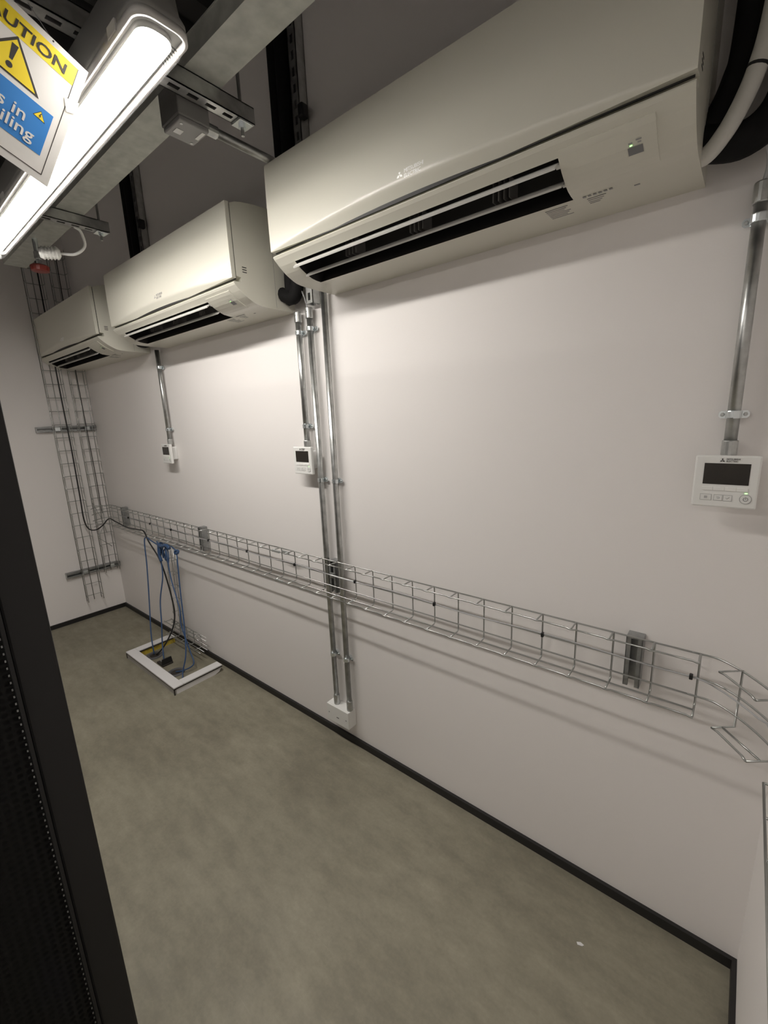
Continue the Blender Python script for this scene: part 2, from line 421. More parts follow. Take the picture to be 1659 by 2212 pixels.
# ------------------------------------------------------------------ conduits
CY = -.0265
def make_saddle():
    a = MB(); w_ = .0085
    a.lathe([(.0146, -w_), (.0150, -w_*.8), (.0150, w_*.8), (.0146, w_)], (0, CY, 0), (0, 0, 1), 16)
    for s in (-1, 1):
        poly = [(s*.013, -w_), (s*.024, -w_), (s*.028, -w_*.5), (s*.0285, 0), (s*.028, w_*.5), (s*.024, w_), (s*.013, w_)]
        a.prism(poly, lambda u, v, d: (u, d, v), -.013, -.0105)
    a.lathe([(.012, 0), (.012, .012)], (0, 0, 0), (0, -1, 0), 12)
    me = a.mesh('saddle', 'zinc_bright')
    sc = MB()
    for s in (-1, 1): sc.lathe([(.0042, .013), (.0042, .0145), (.003, .0158)], (s*.021, 0, 0), (0, -1, 0), 10)
    return me, sc.mesh('screw', 'galv')
SAD, SCR = make_saddle()
def conduit(label, x, z0, z1, saddles, couplers, lean=0.0):
    t = thing('conduit', label, 'conduit', (x, 0, z0), 'vertical steel conduits')
    MB().tube([(0, CY, 0), (lean, CY, z1-z0)], .0125, 18).build('tube', 'conduit', t)
    for z in saddles:
        s = inst('saddle', SAD, t, (lean*(z-z0)/(z1-z0), 0, z-z0)); inst('screw', SCR, s)
    for a, b, r in couplers:
        m = MB().lathe([(r-.001, 0), (r, .002), (r, b-a-.002), (r-.001, b-a)], (lean*(a-z0)/(z1-z0), CY, a-z0), (0, 0, 1), 18)
        m.lathe([(.0022, 0), (.0022, .002)], (lean*(a-z0)/(z1-z0)+.002, CY-r+.0005, a-z0+(b-a)*.62), (0, -1, 0), 8)
        m.build('coupler', 'galv', t)
    return t
conduit('lone bright conduit running down to the controller at the far right', 4.129, HC-.002, 2.012, [1.945, 1.546], [(HC-.002, 1.488, .0155), (1.972, 2.012, .0155)])
conduit('left and shortest of the three steel conduits between the air conditioners, ending at a controller', 2.656, HC-.002, 2.008, [1.928, 1.543], [(HC-.002, 1.482, .0155), (1.968, 2.008, .0160)])
conduit('long steel conduit entering the left side of the white socket box', 2.731, .198, 2.014, [1.934, 1.310, .468], [(.198, .250, .0150), (1.973, 2.014, .0160)], -.004)
conduit('long steel conduit entering the right side of the white socket box', 2.818, .198, 2.06, [1.310, .468], [(.198, .250, .0150)])
conduit('short distant steel conduit above the smallest-looking controller', 1.352, HC-.002, 2.015, [1.915, 1.544], [(HC-.002, 1.485, .0155)], -.004)

t = thing('socket_box', 'white twin socket box low on the wall under two conduits', 'socket box', (2.757, 0, .108))
MB().box((-.0735, 0, 0), (.0735, -.047, .090), .002).build('back_box', 'white', t)
MB().box((-.0735, -.047, 0), (.0735, -.0535, .090), .0025).build('face_plate', 'white', t)
for sx in (-1, 1): MB().lathe([(.0035, 0), (.0035, .001)], (sx*.058, -.0535, .045), (0, -1, 0), 10).build('screw', 'print', t)
MB().box((-.006, -.0535, .034), (-.001, -.0545, .038)).build('outlet_mark', 'ink', t)
MB().box((.003, -.0535, .034), (.008, -.0545, .038)).build('outlet_mark', 'ink', t)

# ------------------------------------------------------------------ strut channel helper
def channel_mesh(name, length, m='strut', slots=True):
    """41 mm strut along +x, back (slotted web) at z=0 , open lips at z=+.041 ; width along y centred"""
    b = MB(); h = .0205; th = .0026
    if slots:
        p = .05; n = int(length/p); x = 0
        b.box((0, -h, 0), (length, -.0065, th)); b.box((0, .0065, 0), (length, h, th))
        xs = [0]
        for k in range(n):
            a = p*k+p*.22; c = p*k+p*.78
            b.box((xs[-1], -.0065, 0), (a, .0065, th)); xs.append(c)
        b.box((xs[-1], -.0065, 0), (length, .0065, th))
    else: b.box((0, -h, 0), (length, h, th))
    for s in (-1, 1):
        b.box((0, s*h, 0), (length, s*(h-th), .041)); b.box((0, s*h, .041-th), (length, s*(h-.0095), .041))
        b.box((0, s*(h-.0095), .041-.009), (length, s*(h-.0095-th), .041))
    return b.mesh(name, m)

# ------------------------------------------------------------------ wire baskets
WR = .0026
def rung_mesh(width, depth, r=WR):
    """U wire in local (w along x, depth along y), rounded corners"""
    c = .010; pts = [(0, depth, 0), (0, c, 0), (c*.3, c*.3, 0), (c, 0, 0), (width-c, 0, 0), (width-c*.3, c*.3, 0), (width, c, 0), (width, depth, 0)]
    return MB().tube(pts, r, 6).mesh('cross_wire', 'wire')
def basket(name, label, origin, Lax, Wax, Dax, length, width, depth, pitch=.1, base=(.33, .66), flange=(), start=0.0, cat='cable basket', group=None, wavy=True, r=WR):
    """U-section wire basket; base plane at origin, flanges stand out along Dax"""
    t = thing(name, label, cat, origin, group)
    Lv, Wv, Dv = Vector(Lax), Vector(Wax), Vector(Dax)
    rm = rung_mesh(width, depth, r)
    rot = Matrix((Wv, Dv, Lv)).transposed()
    if rot.determinant() < 0: rot = Matrix((Wv, Dv, -Lv)).transposed()
    eul = rot.to_euler(); s = start
    ss = []
    while s <= length+1e-6: ss.append(s); s += pitch
    for s in ss: inst('cross_wire', rm, t, Lv*s, eul)
    def lw(w_, d_, wav=0):
        pts = []
        if wav:
            for s in ss:
                pts += [(s-.012, 0), (s-.005, wav), (s+.005, wav), (s+.012, 0)]
            pts = [(max(0, min(length, a)), b) for a, b in pts]
            pts = [(0, 0)]*(pts[0][0] > 0)+pts+[(length, 0)]*(pts[-1][0] < length)
        else: pts = [(0, 0), (length, 0)]
        MB().tube([Lv*a+Wv*w_+Dv*(d_+b) for a, b in pts], r, 6).build('long_wire', 'wire', t)
    off = 2*r
    lw(off, off) if False else None
    for b_ in base: lw(b_*width, -off if False else off*.0+r*1.6)
    for wq, dq in flange: lw(wq*width, dq)
    lw(.0, depth, .004 if wavy else 0); lw(width, depth, .004 if wavy else 0)
    return t
BZ0, BZ1 = .806, .957
main = basket('wire_basket', 'long horizontal wire cable basket running along the main wall', (.326, -.0475, BZ0), (1, 0, 0), (0, 0, 1), (0, -1, 0), 3.80, BZ1-BZ0, .056,
       base=(.19, .53, .985), flange=((.0, .023),), start=0.0)
# splice clips
for z, d in ((BZ1, -.056), (BZ0, -.056), (BZ1-.02, 0)):
    MB().box((2.10, d-.004, z-BZ0-.006), (2.16, d+.004, z-BZ0+.006), .002).build('splice_clip', 'zinc_bright', main)

# cable tied along the middle wire
pts = []; x = .34
while x < 4.12: pts.append((x, -.0545-.002*math.sin(x*9), .889+.004*math.sin(x*10.5))); x += .1
pts += [(4.126, -.056, .888), (4.17, -.072, .884), (4.208, -.100, .880), (4.245, -.14, .878), (4.266, -.178, .876), (4.280, -.45, .872)]
dc = thing('sensor_cable', 'thin grey cable tied with black ties along the long wire basket', 'cable', (.34, -.055, .889))
MB().tube([Vector(p)-Vector((.34, -.055, .889)) for p in smooth_path(pts, 3)], .0022, 6).build('cable', 'grey_cable', dc)
for x in (.55, .93, 1.25, 1.73, 2.13, 2.53, 2.93, 3.33, 3.73, 4.112):
    MB().box((x-.004-.34, .004, -.007), (x+.004-.34, -.008, .007), .002).build('cable_tie', 'black', dc)

# corner section turning onto the right wall
pth = [Vector((4.108, -.0515, 0)), Vector((4.130, -.0515, 0)), Vector((4.165, -.055, 0)), Vector((4.209, -.087, 0)), Vector((4.250, -.135, 0)), Vector((4.274, -.18, 0)), Vector((4.286, -.26, 0)), Vector((4.287, -.9, 0))]
bend = thing('wire_basket_bend', 'cut and bent wire basket section turning round the right-hand corner', 'cable basket', (4.126, -.0475, BZ0))
o0 = Vector((4.126, -.0475, BZ0))
sp = smooth_path(pth, 6)
for z in (BZ1-.002, .886, .835):
    MB().tube([Vector((p.x, p.y, z))-o0 for p in sp], WR, 6).build('long_wire', 'wire', bend)
for i, (p, nrm) in enumerate(((Vector((4.209, -.087)), Vector((-.77, -.64))), (Vector((4.276, -.172)), Vector((-.80, -.60))), (Vector((4.287, -.256)), Vector((-1, 0))), (Vector((4.287, -.356)), Vector((-1, 0))), (Vector((4.287, -.456)), Vector((-1, 0))), (Vector((4.287, -.556)), Vector((-1, 0))))):
    q = p+nrm.normalized()*(.056 if i < 2 else .027)
    MB().tube([Vector(v)-o0 for v in ((q.x, q.y, BZ1), (p.x, p.y, BZ1), (p.x, p.y, BZ0), (q.x, q.y, BZ0))], WR, 6).build('cross_wire', 'wire', bend)
for z in (BZ0, BZ1):
    a, b = Vector((4.166, -.123, z)), Vector((4.231, -.206, z))
    MB().tube([a-o0, a+(b-a)*.14+Vector((.003, .003, 0))-o0, a+(b-a)*.86+Vector((.003, .003, 0))-o0, b-o0], WR, 6).build('edge_wire', 'wire', bend)
    MB().tube([Vector((4.260, -.256, z))-o0, Vector((4.260, -.90, z))-o0], WR, 6).build('edge_wire', 'wire', bend)
a, b = Vector((4.186, -.106, BZ0)), Vector((4.256, -.187, BZ0))
MB().tube([a-o0, b-o0], WR, 6).build('edge_wire', 'wire', bend)

# wire baskets on the far wall
basket('wire_basket', 'left one of two vertical wire baskets on the far wall, reaching lower', (.047, -.300, .165), (0, 0, 1), (0, 1, 0), (1, 0, 0), 2.70, .112, .052, base=(.02, .5, .98), start=.04, group='far wall wire baskets')
basket('wire_basket', 'right one of two vertical wire baskets on the far wall, beside the room corner', (.047, -.136, .375), (0, 0, 1), (0, 1, 0), (1, 0, 0), 2.49, .105, .052, base=(.02, .5, .98), start=.03, group='far wall wire baskets')
# short transition between the long run and the corner basket
tr = thing('wire_basket_bend', 'crumpled short wire basket bend in the far corner', 'cable basket', (.05, -.05, BZ0))
for z in (0, .05, .10, .15):
    MB().tube(smooth_path([(.27, 0, z), (.17, -.01, z), (.085, -.055, z-.01), (.035, -.11, z-.03)], 4), WR, 6).build('long_wire', 'wire', tr)
for p in ((.19, -.008), (.10, -.045), (.05, -.09)):
    MB().tube([(p[0]-.0, p[1]-.05, 0), (p[0], p[1], 0), (p[0], p[1], .15), (p[0], p[1]-.05, .15)], WR, 6).build('cross_wire', 'wire', tr)
MB().tube([(.03, -.09, .17), (.07, -.06, .05), (.02, -.02, -.10)], WR, 6).build('edge_wire', 'wire', tr)
MB().tube([(.03, -.02, .0), (.06, -.10, -.12), (.035, -.005, -.22)], WR, 6).build('edge_wire', 'wire', tr)

# wire basket dropping from the long run to the floor, and its foot along the wall
basket('wire_basket', 'narrow wire basket dropping from the long run behind the blue cables', (1.125, -.034, .15), (.045, 0, .999), (1, 0, 0), (0, -1, 0), .60, .078, .036, base=(.02, .5, .98), start=.02)
basket('wire_basket', 'short wire basket along the foot of the wall behind the white floor frame', (.98, -.030, .068), (1, 0, 0), (0, 0, 1), (0, -1, 0), .50, .096, .055, base=(.02, .35, .7, .98), start=.02, flange=((0, .028),))

# strut brackets of the long run
BR = channel_mesh('channel', .150, 'strut', False)
for x, lb in ((.395, 'zinc strut bracket holding the far left end of the long basket'), (1.605, 'zinc strut bracket holding the long basket right of the blue cables'),
              (2.7745, 'zinc strut bracket squeezed between the two long conduits'), (3.977, 'zinc strut bracket nearest the right-hand end of the long basket')):
    t = thing('strut_bracket', lb, 'bracket', (x, 0, .798), 'basket brackets')
    o = inst('channel', BR, t, (0, 0, 0), Matrix(((0, 1, 0), (0, 0, -1), (1, 0, 0))).to_euler())
    MB().box((-.019, -.0425, .150-.0028), (.019, 0, .1505)).build('end_cap', 'strut', t)
    if not 2 < x < 3: continue
    MB().box((-.012, -.046, .070), (.012, -.036, .095), .002).build('clamp', 'galv', t)
    MB().lathe([(.006, 0), (.006, .004), (.004, .006)], (0, -.046, .082), (0, -1, 0), 10).build('clamp_bolt', 'zinc_bright', t)
# struts on the far wall
for z0, z1, lb in ((1.573, 1.571, 'upper horizontal strut on the far wall behind two wire baskets'), (.410, .404, 'lower tilted strut on the far wall near the corner')):
    t = thing('wall_strut', lb, 'strut', (0, -.398, z0), 'far wall struts')
    me = channel_mesh('channel', .394, 'strut', False)
    inst('channel', me, t, (0, 0, 0), Matrix(((0, 0, 1), (1, 0, 0), (0, 1, 0))).to_euler())
    MB().box((.004, -.001, -.0195), (.040, .0015, .0195)).build('end_cap', 'galv', t)
    for k in range(2): MB().box((.036, .115+k*.20, -.014), (.044, .150+k*.20, .014), .002).build('clamp', 'zinc_bright', t)

# ------------------------------------------------------------------ ceiling steelwork and luminaire
ZS = 2.400       # underside of struts
YF = -.7965      # luminaire centre line
def ceiling_strut(x, y1, label):
    L = 1.25
    t = thing('ceiling_strut', label, 'strut', (x, y1-L, ZS), 'cross struts under the trunking')
    me = channel_mesh('channel', L, 'galv', True)
    inst('channel', me, t, (0, 0, 0), (0, 0, math.pi/2))
    MB().box((-.021, L-.052, -.006), (.021, L-.008, -.0005), .001).build('square_washer', 'zinc_bright', t)
    MB().lathe([(.010, 0), (.010, .008)], (0, L-.030, -.014), (0, 0, 1), 6).build('nut', 'zinc_bright', t)
    MB().lathe([(.005, 0), (.005, RH-ZS+.028)], (0, L-.030, -.032), (0, 0, 1), 10).build('threaded_rod', 'galv', t)
    MB().lathe([(.005, 0), (.005, RH-ZS)], (0, .10, 0), (0, 0, 1), 10).build('threaded_rod', 'galv', t)
    return t
ceiling_strut(2.955, -.405, 'slotted strut crossing above the near end of the strip light')
ceiling_strut(1.893, -.415, 'slotted strut crossing above the far half of the strip light')
t = thing('cable_trunking', 'galvanised trunking running along the ceiling above the strip light', 'trunking', (1.0, -.558, ZS+.042))
tk = MB(); Lk = RL-1.0
tk.box((0, -.05, 0), (Lk, .05, .002)); tk.box((0, -.05, .002), (Lk, -.048, .05)); tk.box((0, .048, .002), (Lk, .05, .05)); tk.box((0, -.048, .002), (.002, .048, .05))
tk.build('channel', 'trunk', t); MB().box((0, -.052, .05), (Lk, .052, .052)).build('lid', 'trunk', t)

def luminaire(label, x0, x1, yc, zr, led, topz):
    L = x1-x0; t = thing('strip_light', label, 'strip light', (x0, yc, zr), )
    hw = .0525
    def rr(hw_, inset, n=6, r=.03):
        pts = []
        for cx, cy, a0 in ((L-inset-r, hw_-r, 0), (inset+r, hw_-r, 90), (inset+r, -hw_+r, 180), (L-inset-r, -hw_+r, 270)):
            for k in range(n+1):
                a = math.radians(a0+90*k/n); pts.append((cx+r*math.cos(a), cy+r*math.sin(a)))
        return pts
    loops = [(rr(hw, 0), .004), (rr(hw, 0), .016), (rr(hw-.006, .006), .030), (rr(hw-.012, .012), topz-zr)]
    def loft(loops, cap0, cap1):
        m = MB(); n = len(loops[0][0]); vs = [(x, y, z) for lp, z in loops for x, y in lp]
        fs = [(j*n+i, j*n+(i+1) % n, (j+1)*n+(i+1) % n, (j+1)*n+i) for j in range(len(loops)-1) for i in range(n)]
        if cap0: fs.append(tuple(range(n))[::-1])
        if cap1: fs.append(tuple((len(loops)-1)*n+i for i in range(n)))
        return m.add(vs, fs, True)
    loft(loops, True, True).build('housing', 'body', t)
    # white gasket rim ring
    n = len(rr(hw, 0)); A, B = rr(hw+.001, -.001), rr(hw-.005, .005)
    rim = MB(); vs = [(x, y, z) for lp, z in ((A, .004), (A, -.009), (B, -.009), (B, .004)) for x, y in lp]
    rim.add(vs, [(j*n+i, j*n+(i+1) % n, ((j+1) % 4)*n+(i+1) % n, ((j+1) % 4)*n+i) for j in range(4) for i in range(n)], True)
    ro = rim.build('rim', 'rim', t)
    for xx in (.10, L*.36, L*.64, L-.10):
        for s in (-1, 1): MB().box((xx-.018, s*(hw-.002), -.006), (xx+.018, s*(hw+.004), .014), .001).build('clip', 'rim', t)
    # clear cover
    cv = [(rr(hw-.006, .006), -.008), (rr(hw-.0065, .007), -.016), (rr(hw-.011, .012, r=.028), -.027), (rr(hw-.024, .026, r=.024), -.036), (rr(hw-.036, .04, r=.015), -.038)]
    loft(cv, False, True).build('diffuser_cover', 'cover', t)
    # ribbed prismatic end caps of the cover
    for xe, s in ((L, -1), (0, 1)):
        pr = MB()
        for k in range(7):
            d = .010+k*.0075; hh = .034-k*.0015
            arc = [(xe+s*d+s*.018*(1-math.cos(a)), hh*math.sin(a), -.030) for a in [math.radians(-80+q*16) for q in range(11)]]
            pr.tube(arc, .0014, 5)
        pr.build('end_rib', 'prism', t)
    # glowing led strip
    loft([(rr(.033, .030, r=.026), -.0070), (rr(.033, .030, r=.026), -.0090), (rr(.030, .034, r=.024), -.0125), (rr(.022, .045, r=.018), -.0150)], True, True).build('led_strip', led, t)
    loft([(rr(.0345, .028, r=.027), .0035), (rr(.0345, .028, r=.027), -.0068)], True, True).build('gear_tray', 'body', t)
    return t
luminaire('glowing white strip light hanging at the upper left', 1.655, 3.245, YF, 2.305, 'led', ZS-.001)
rear = luminaire('added unseen fill strip light over the rear aisle behind the black rack', 2.30, 3.89, -2.30, 2.305, 'led_fill', ZS-.001)  # out-of-view luminaire added as fill for the lower wall and floor
for xx in (.3, 1.29): MB().lathe([(.005, 0), (.005, RH-ZS+.03)], (xx, 0, ZS-2.305-.004), (0, 0, 1), 8).build('threaded_rod', 'galv', rear)  # rods to hang the added fill light

# grey junction box and its conduit towards the wall
t = thing('junction_box', 'grey junction box with pale lid hanging below the trunking', 'junction box', (2.880, -.565, 2.352))
MB().box((-.047, -.045, .012), (.047, .045, .090), .003).build('box_body', 'greybox', t)
MB().box((-.044, -.042, 0), (.044, .042, .012), .003).build('lid', 'lid', t)
MB().box((-.018, -.030, -.001), (.004, -.010, .0005)).build('lid_sticker', 'white2', t)
MB().box((-.006, .026, -.001), (.034, .036, .0005)).build('lid_sticker', 'white', t)
for p in ((.030, -.030), (-.032, .030)): MB().lathe([(.004, 0), (.004, .0015)], (p[0], p[1], -.0015), (0, 0, 1), 8).build('screw', 'galv', t)
t = thing('ceiling_conduit', 'thin horizontal conduit leading from the grey junction box to the wall', 'conduit', (2.876, -.520, 2.392))
MB().tube([(0, 0, 0), (0, .52, 0)], .0125, 14).build('tube', 'galv', t)
MB().lathe([(.0155, 0), (.0155, .05)], (0, 0, 0), (0, 1, 0), 14).build('coupler', 'galv', t)

# lighting plug, flex and red-ended drop
t = thing('luminaire_plug', 'round ribbed white plug with short flex near the far end of the strip light', 'plug', (1.735, -.600, 2.315))
pb = MB(); pf = []
for k in range(9):
    r = .026 if k % 2 == 0 else .0225
    pf += [(r, k*.006), (r, k*.006+.0055)]
pb.lathe([(.018, -.012), (.022, -.004)]+pf+[(.020, .060), (.012, .066)], (0, -.03, 0), (.35, 1, .1), 22); pb.build('plug_body', 'white', t)
MB().tube(smooth_path([(.022, .033, .006), (.06, .075, .004), (.11, .10, .03), (.135, .085, .075), (.140, .06, .088)], 6), .006, 8).build('flex', 'white', t)
t = thing('conduit_drop', 'short bright metal conduit stub with red end cap below the trunking', 'conduit', (1.50, -.585, 2.325))
MB().lathe([(.011, 0), (.011, .117)], (0, 0, 0), (0, 0, 1), 14).build('tube', 'zinc_bright', t)
MB().lathe([(.014, .030), (.014, .060)], (0, 0, 0), (0, 0, 1), 14).build('coupler', 'galv', t)
MB().lathe([(.022, -.026), (.036, -.022), (.038, -.002), (.030, .004), (.012, .006)], (0, 0, 0), (0, 0, 1), 18).build('red_cap', 'red', t)

# ------------------------------------------------------------------ caution sign
TR = Vector((3.05043574, -.86647429, 2.27458486)); du = Vector((-.16988359, .92507079, -.33968163)); dv = Vector((-.2509591, -.37393905, -.89285448))
nn = du.cross(dv).normalized(); 
if nn.dot(Vector(camo.location)-TR) < 0: nn = -nn
sg = thing('caution_sign', 'yellow, white and blue caution sign hanging beside the strip light', 'sign', TR)
def sp3(u, v, d): return du*u+dv*v+nn*d
def sprint(name, m, poly, d=.0008, par=sg):
    return MB().prism(poly, lambda u, v, e: sp3(u, v, e), .0002, d).build(name, m, par)
SWD = .2105
MB().prism([(0, 0), (-SWD, 0), (-SWD, .240), (0, .240)], sp3, -.0012, .0004).build('sheet', 'paper', sg)
a, b, c_, d_ = -.0150, -SWD+.0150, .0105, .2265; wl = .0012
for q in (((a-wl, c_), (a, c_), (a, d_), (a-wl, d_)), ((b, c_), (b+wl, c_), (b+wl, d_), (b, d_)), ((b, d_-wl), (a, d_-wl), (a, d_), (b, d_))): sprint('border', 'ink', q, .0009)
sprint('header', 'yellow', [(b, .0105), (a, .0105), (a, .0435), (b, .0435)], .0008)
tri = [(-.106, .0425), (-.0545, .1085), (-.1575, .1085)]
sprint('triangle_outline', 'ink', tri, .0007)
cxy = Vector((-.106, .0865)); sprint('triangle', 'yellow', [tuple(cxy+(Vector(q)-cxy)*.86) for q in tri], .0010)
sprint('exclamation_bar', 'ink', [(-.111, .058), (-.101, .058), (-.1035, .084), (-.1085, .084)], .0013)
sprint('exclamation_dot', 'ink', [(-.106+.0052*math.cos(k*.5236), .0935+.0052*math.sin(k*.5236)) for k in range(12)], .0013)
sprint('blue_panel', 'signblue', [(-SWD+.0268, .117), (-.0268, .117), (-.0268, .1965), (-SWD+.0268, .1965)], .0008)
st = [(-.0458, .1238), (-.0345, .1392), (-.0565, .1365)]
st = [(-.0458, .1238), (-.0350, .1395), (-.0560, .1378)]
sprint('small_triangle_outline', 'ink', st, .0010); cc = Vector((-.0456, .1337)); sprint('small_triangle', 'yellow', [tuple(cc+(Vector(q)-cc)*.84) for q in st], .0013)
sprint('lightning_bolt', 'ink', [(-.0450, .1280), (-.0475, .1340), (-.0455, .1340), (-.0468, .1378), (-.0430, .1325), (-.0450, .1325), (-.0435, .1283)], .0016)
def stext(txt, size, m, u, v, bold=0, sx=1.0, align='LEFT', shear=0):
    me = text_mesh(txt, size, m, 'sign_lettering', .0003, bold, shear, align=align)
    o = bpy.data.objects.new('lettering', me); C.objects.link(o); o.parent = sg
    rot = Matrix((du, -dv, nn)).transposed()
    if rot.determinant() < 0: rot = Matrix((du, -dv, -nn)).transposed()
    mw = rot.to_4x4() @ Matrix.Diagonal((sx, 1, 1, 1)); mw.translation = sp3(u, v, .0013); o.matrix_basis = mw
    return o
stext('CAUTION', .0245, 'ink', -.1040, .0372, .0004, 1.32, 'CENTER')
stext('s in', .0300, 'paper', -.0625, .1603, .0003, 1.10, 'RIGHT')
stext('ceiling', .0290, 'paper', -.0440, .1845, .0003, 1.16, 'RIGHT')
# tape tab from the sign's edge to the light housing, and tie to strut
tp = MB(); q0, q1 = sp3(-.022, .072, .0012), sp3(-.012, .092, .0012)
q2, q3 = sp3(.002, .062, .0015), sp3(.003, .084, .0012)
tp.add([q0, q1, q3, q2, q0+nn*.0006, q1+nn*.0006, q3+nn*.0006, q2+nn*.0006], [(0, 1, 2, 3), (4, 5, 6, 7), (0, 1, 5, 4), (1, 2, 6, 5), (2, 3, 7, 6), (3, 0, 4, 7)]); tp.build('tape', 'tape', sg)
MB().lathe([(.0016, 0), (.0016, .0008)], sp3(-.0616, .0034, .0003), nn, 8).build('eyelet_hole', 'ink', sg)
for u in (-.0616, -SWD+.0616):
    s0 = sp3(u, .0034, 0); tgt = Vector((2.965, (TR+s0).y, ZS+.001))-TR
    MB().tube([s0, tgt], .0007, 5).build('hanging_thread', 'grey_cable', sg)

# ------------------------------------------------------------------ wall pipes above the units
def pipe_group(xb, xs, zlow, turn, lb1, lb2):
    t = thing('insulated_pipe', lb1, 'pipe', (xb, -.045, zlow))
    for k, dx in enumerate((-.022, .022)):
        start = Vector(turn)-Vector((xb, -.045, zlow))
        path = smooth_path([start+Vector((-.06, .0, .035)), start+Vector((0, -.006*k, .006)), Vector((dx*.8-.01, -.012*k, -.005)), Vector((dx+.002, -.004, .06)), Vector((dx, 0, .15)), Vector((dx, 0, .4)), Vector((dx, 0, RH-zlow+.02))], 6)
        MB().tube(path, .026, 12).build('insulation', 'rubber', t)
    t2 = thing('wall_strut', lb2, 'strut', (xs, 0, zlow-.04), 'slotted wall struts above the units')
    me = channel_mesh('channel', RH-zlow+.04, 'galv', True)
    # slotted web facing the room
    inst('channel', me, t2, (0, -.041, 0), Matrix(((0, 1, 0), (0, 0, 1), (1, 0, 0))).to_euler())
    for z in (.62,): MB().box((.018, -.052, z), (.045, -.02, z+.045), .006).build('pipe_clip', 'black', t2)
    return t
pipe_group(2.675, 2.750, 2.065, (2.635, -.055, 2.062), 'black insulated pipes rising between the near and middle air conditioners', 'slotted strut beside the black pipes between near and middle air conditioners')
pipe_group(1.305, 1.372, 2.075, (1.225, -.055, 2.062), 'black insulated pipes rising between the middle and far air conditioners', 'slotted strut beside the black pipes between middle and far air conditioners')
t = thing('drain_cable', 'thin grey cable dangling from the black pipes into a conduit top', 'cable', (2.731, -.03, 2.01))
MB().tube(smooth_path([(-.006, 0, -.002), (-.012, -.012, .05), (-.035, -.03, .12), (-.050, -.03, .22), (-.055, -.02, .34)], 6), .003, 6).build('cable', 'grey_cable', t)
t = thing('insulated_pipe', 'black insulated pipes at the right end of the nearest air conditioner', 'pipe', (4.145, -.06, 2.05))
for pts_ in ([(-.16, -.03, .055), (-.115, -.028, .040), (-.05, -.012, .034), (0, 0, .085), (.012, 0, .20), (.012, 0, .5), (.012, 0, RH-2.05+.03)],
             [(-.16, -.01, .075), (-.125, -.012, .062), (-.095, -.014, .085), (-.072, -.012, .14), (-.060, -.006, .22), (-.056, 0, .5), (-.056, 0, RH-2.05+.03)]):
    MB().tube(smooth_path(pts_, 7), .033, 14).build('insulation', 'rubber', t)
t = thing('drain_hose', 'pale drain hose curving up beside the nearest air conditioner', 'hose', (4.03, -.115, 2.045))
hp = smooth_path([(-.03, .020, .030), (.000, .008, .016), (.030, 0, .042), (.053, 0, .085), (.070, 0, .135), (.082, 0, .20), (.088, .01, .32), (.090, .02, .60), (.090, .03, RH-2.045+.02)], 7)
MB().tube(hp, .0165, 14).build('hose', 'hose', t)
MB().lathe([(.0175, -.0025), (.0175, .0025)], hp[28], (hp[29]-hp[27]), 16).build('cable_tie', 'black', t)
t = thing('control_cable', 'grey cable looping from the nearest unit into the right-hand conduit', 'cable', (4.129, -.03, 2.012))
MB().tube(smooth_path([(0, 0, -.004), (.004, -.006, .03), (-.006, -.035, .062), (-.04, -.05, .07), (-.10, -.02, .06)], 6), .004, 7).build('cable', 'grey_cable', t)

# ------------------------------------------------------------------ server rack at the left
RX, RY = 3.30, -1.162
t = thing('server_rack', 'tall black server rack with perforated door at the left edge', 'rack', (RX, RY, 0))
dp, wd, ht = 1.0, .60, 2.02
MB().box((-dp, -wd, .06), (-.045, 0, ht), .004).build('carcass', 'rack', t)
MB().box((-.045, -.056, .06), (0, 0, ht), .004).build('frame_post', 'rack', t)
MB().box((-.045, -wd, .06), (0, -wd+.056, ht), .004).build('frame_post', 'rack', t)
MB().box((-.045, -wd+.056, .06), (0, -.056, .12)).build('frame_rail', 'rack', t)
MB().box((-.045, -wd+.056, ht-.06), (0, -.056, ht)).build('frame_rail', 'rack', t)
for sx, sy in ((-.06, -.06), (-.06, -wd+.06), (-dp+.06, -.06), (-dp+.06, -wd+.06)):
    MB().lathe([(.03, 0), (.03, .01), (.012, .02), (.012, .065)], (sx, sy, 0), (0, 0, 1), 12).build('foot', 'rack', t)
# perforated door leaf (real holes)
pm = MB(); p_ = .0125; y0, y1, z0, z1 = -wd+.062, -.062, .13, ht-.07; hr = .0042
ny, nz = int((y1-y0)/p_), int((z1-z0)/p_)
vs = []; fs = []; X = .001
for j in range(nz):
    for i in range(ny):
        cy, cz = y1-p_*(i+.5), z0+p_*(j+.5); o = len(vs); hp_ = p_/2
        vs += [(X, cy-hp_, cz-hp_), (X, cy+hp_, cz-hp_), (X, cy+hp_, cz+hp_), (X, cy-hp_, cz+hp_)]
        vs += [(X, cy-hr, cz-hr*.55), (X, cy-hr*.55, cz-hr), (X, cy+hr*.55, cz-hr), (X, cy+hr, cz-hr*.55), (X, cy+hr, cz+hr*.55), (X, cy+hr*.55, cz+hr), (X, cy-hr*.55, cz+hr), (X, cy-hr, cz+hr*.55)]
        fs += [(o, o+1, o+6, o+5), (o+1, o+2, o+8, o+7), (o+2, o+3, o+10, o+9), (o+3, o, o+4, o+11), (o, o+5, o+4), (o+1, o+7, o+6), (o+2, o+9, o+8), (o+3, o+11, o+10)]
dl = MB().add(vs, fs).build('door_mesh', 'rackdoor', t)
de = MB()
de.box((-.004, -.0625, z0-.012), (.012, -.0575, z1+.012)); de.box((-.004, y0-.006, z0-.012), (.012, y0, z1+.012))
de.box((-.004, y0, z0-.012), (.012, y1, z0)); de.box((-.004, y0, z1-.004), (.012, y1, z1+.012)); de.build('door_edge', 'rack', t)
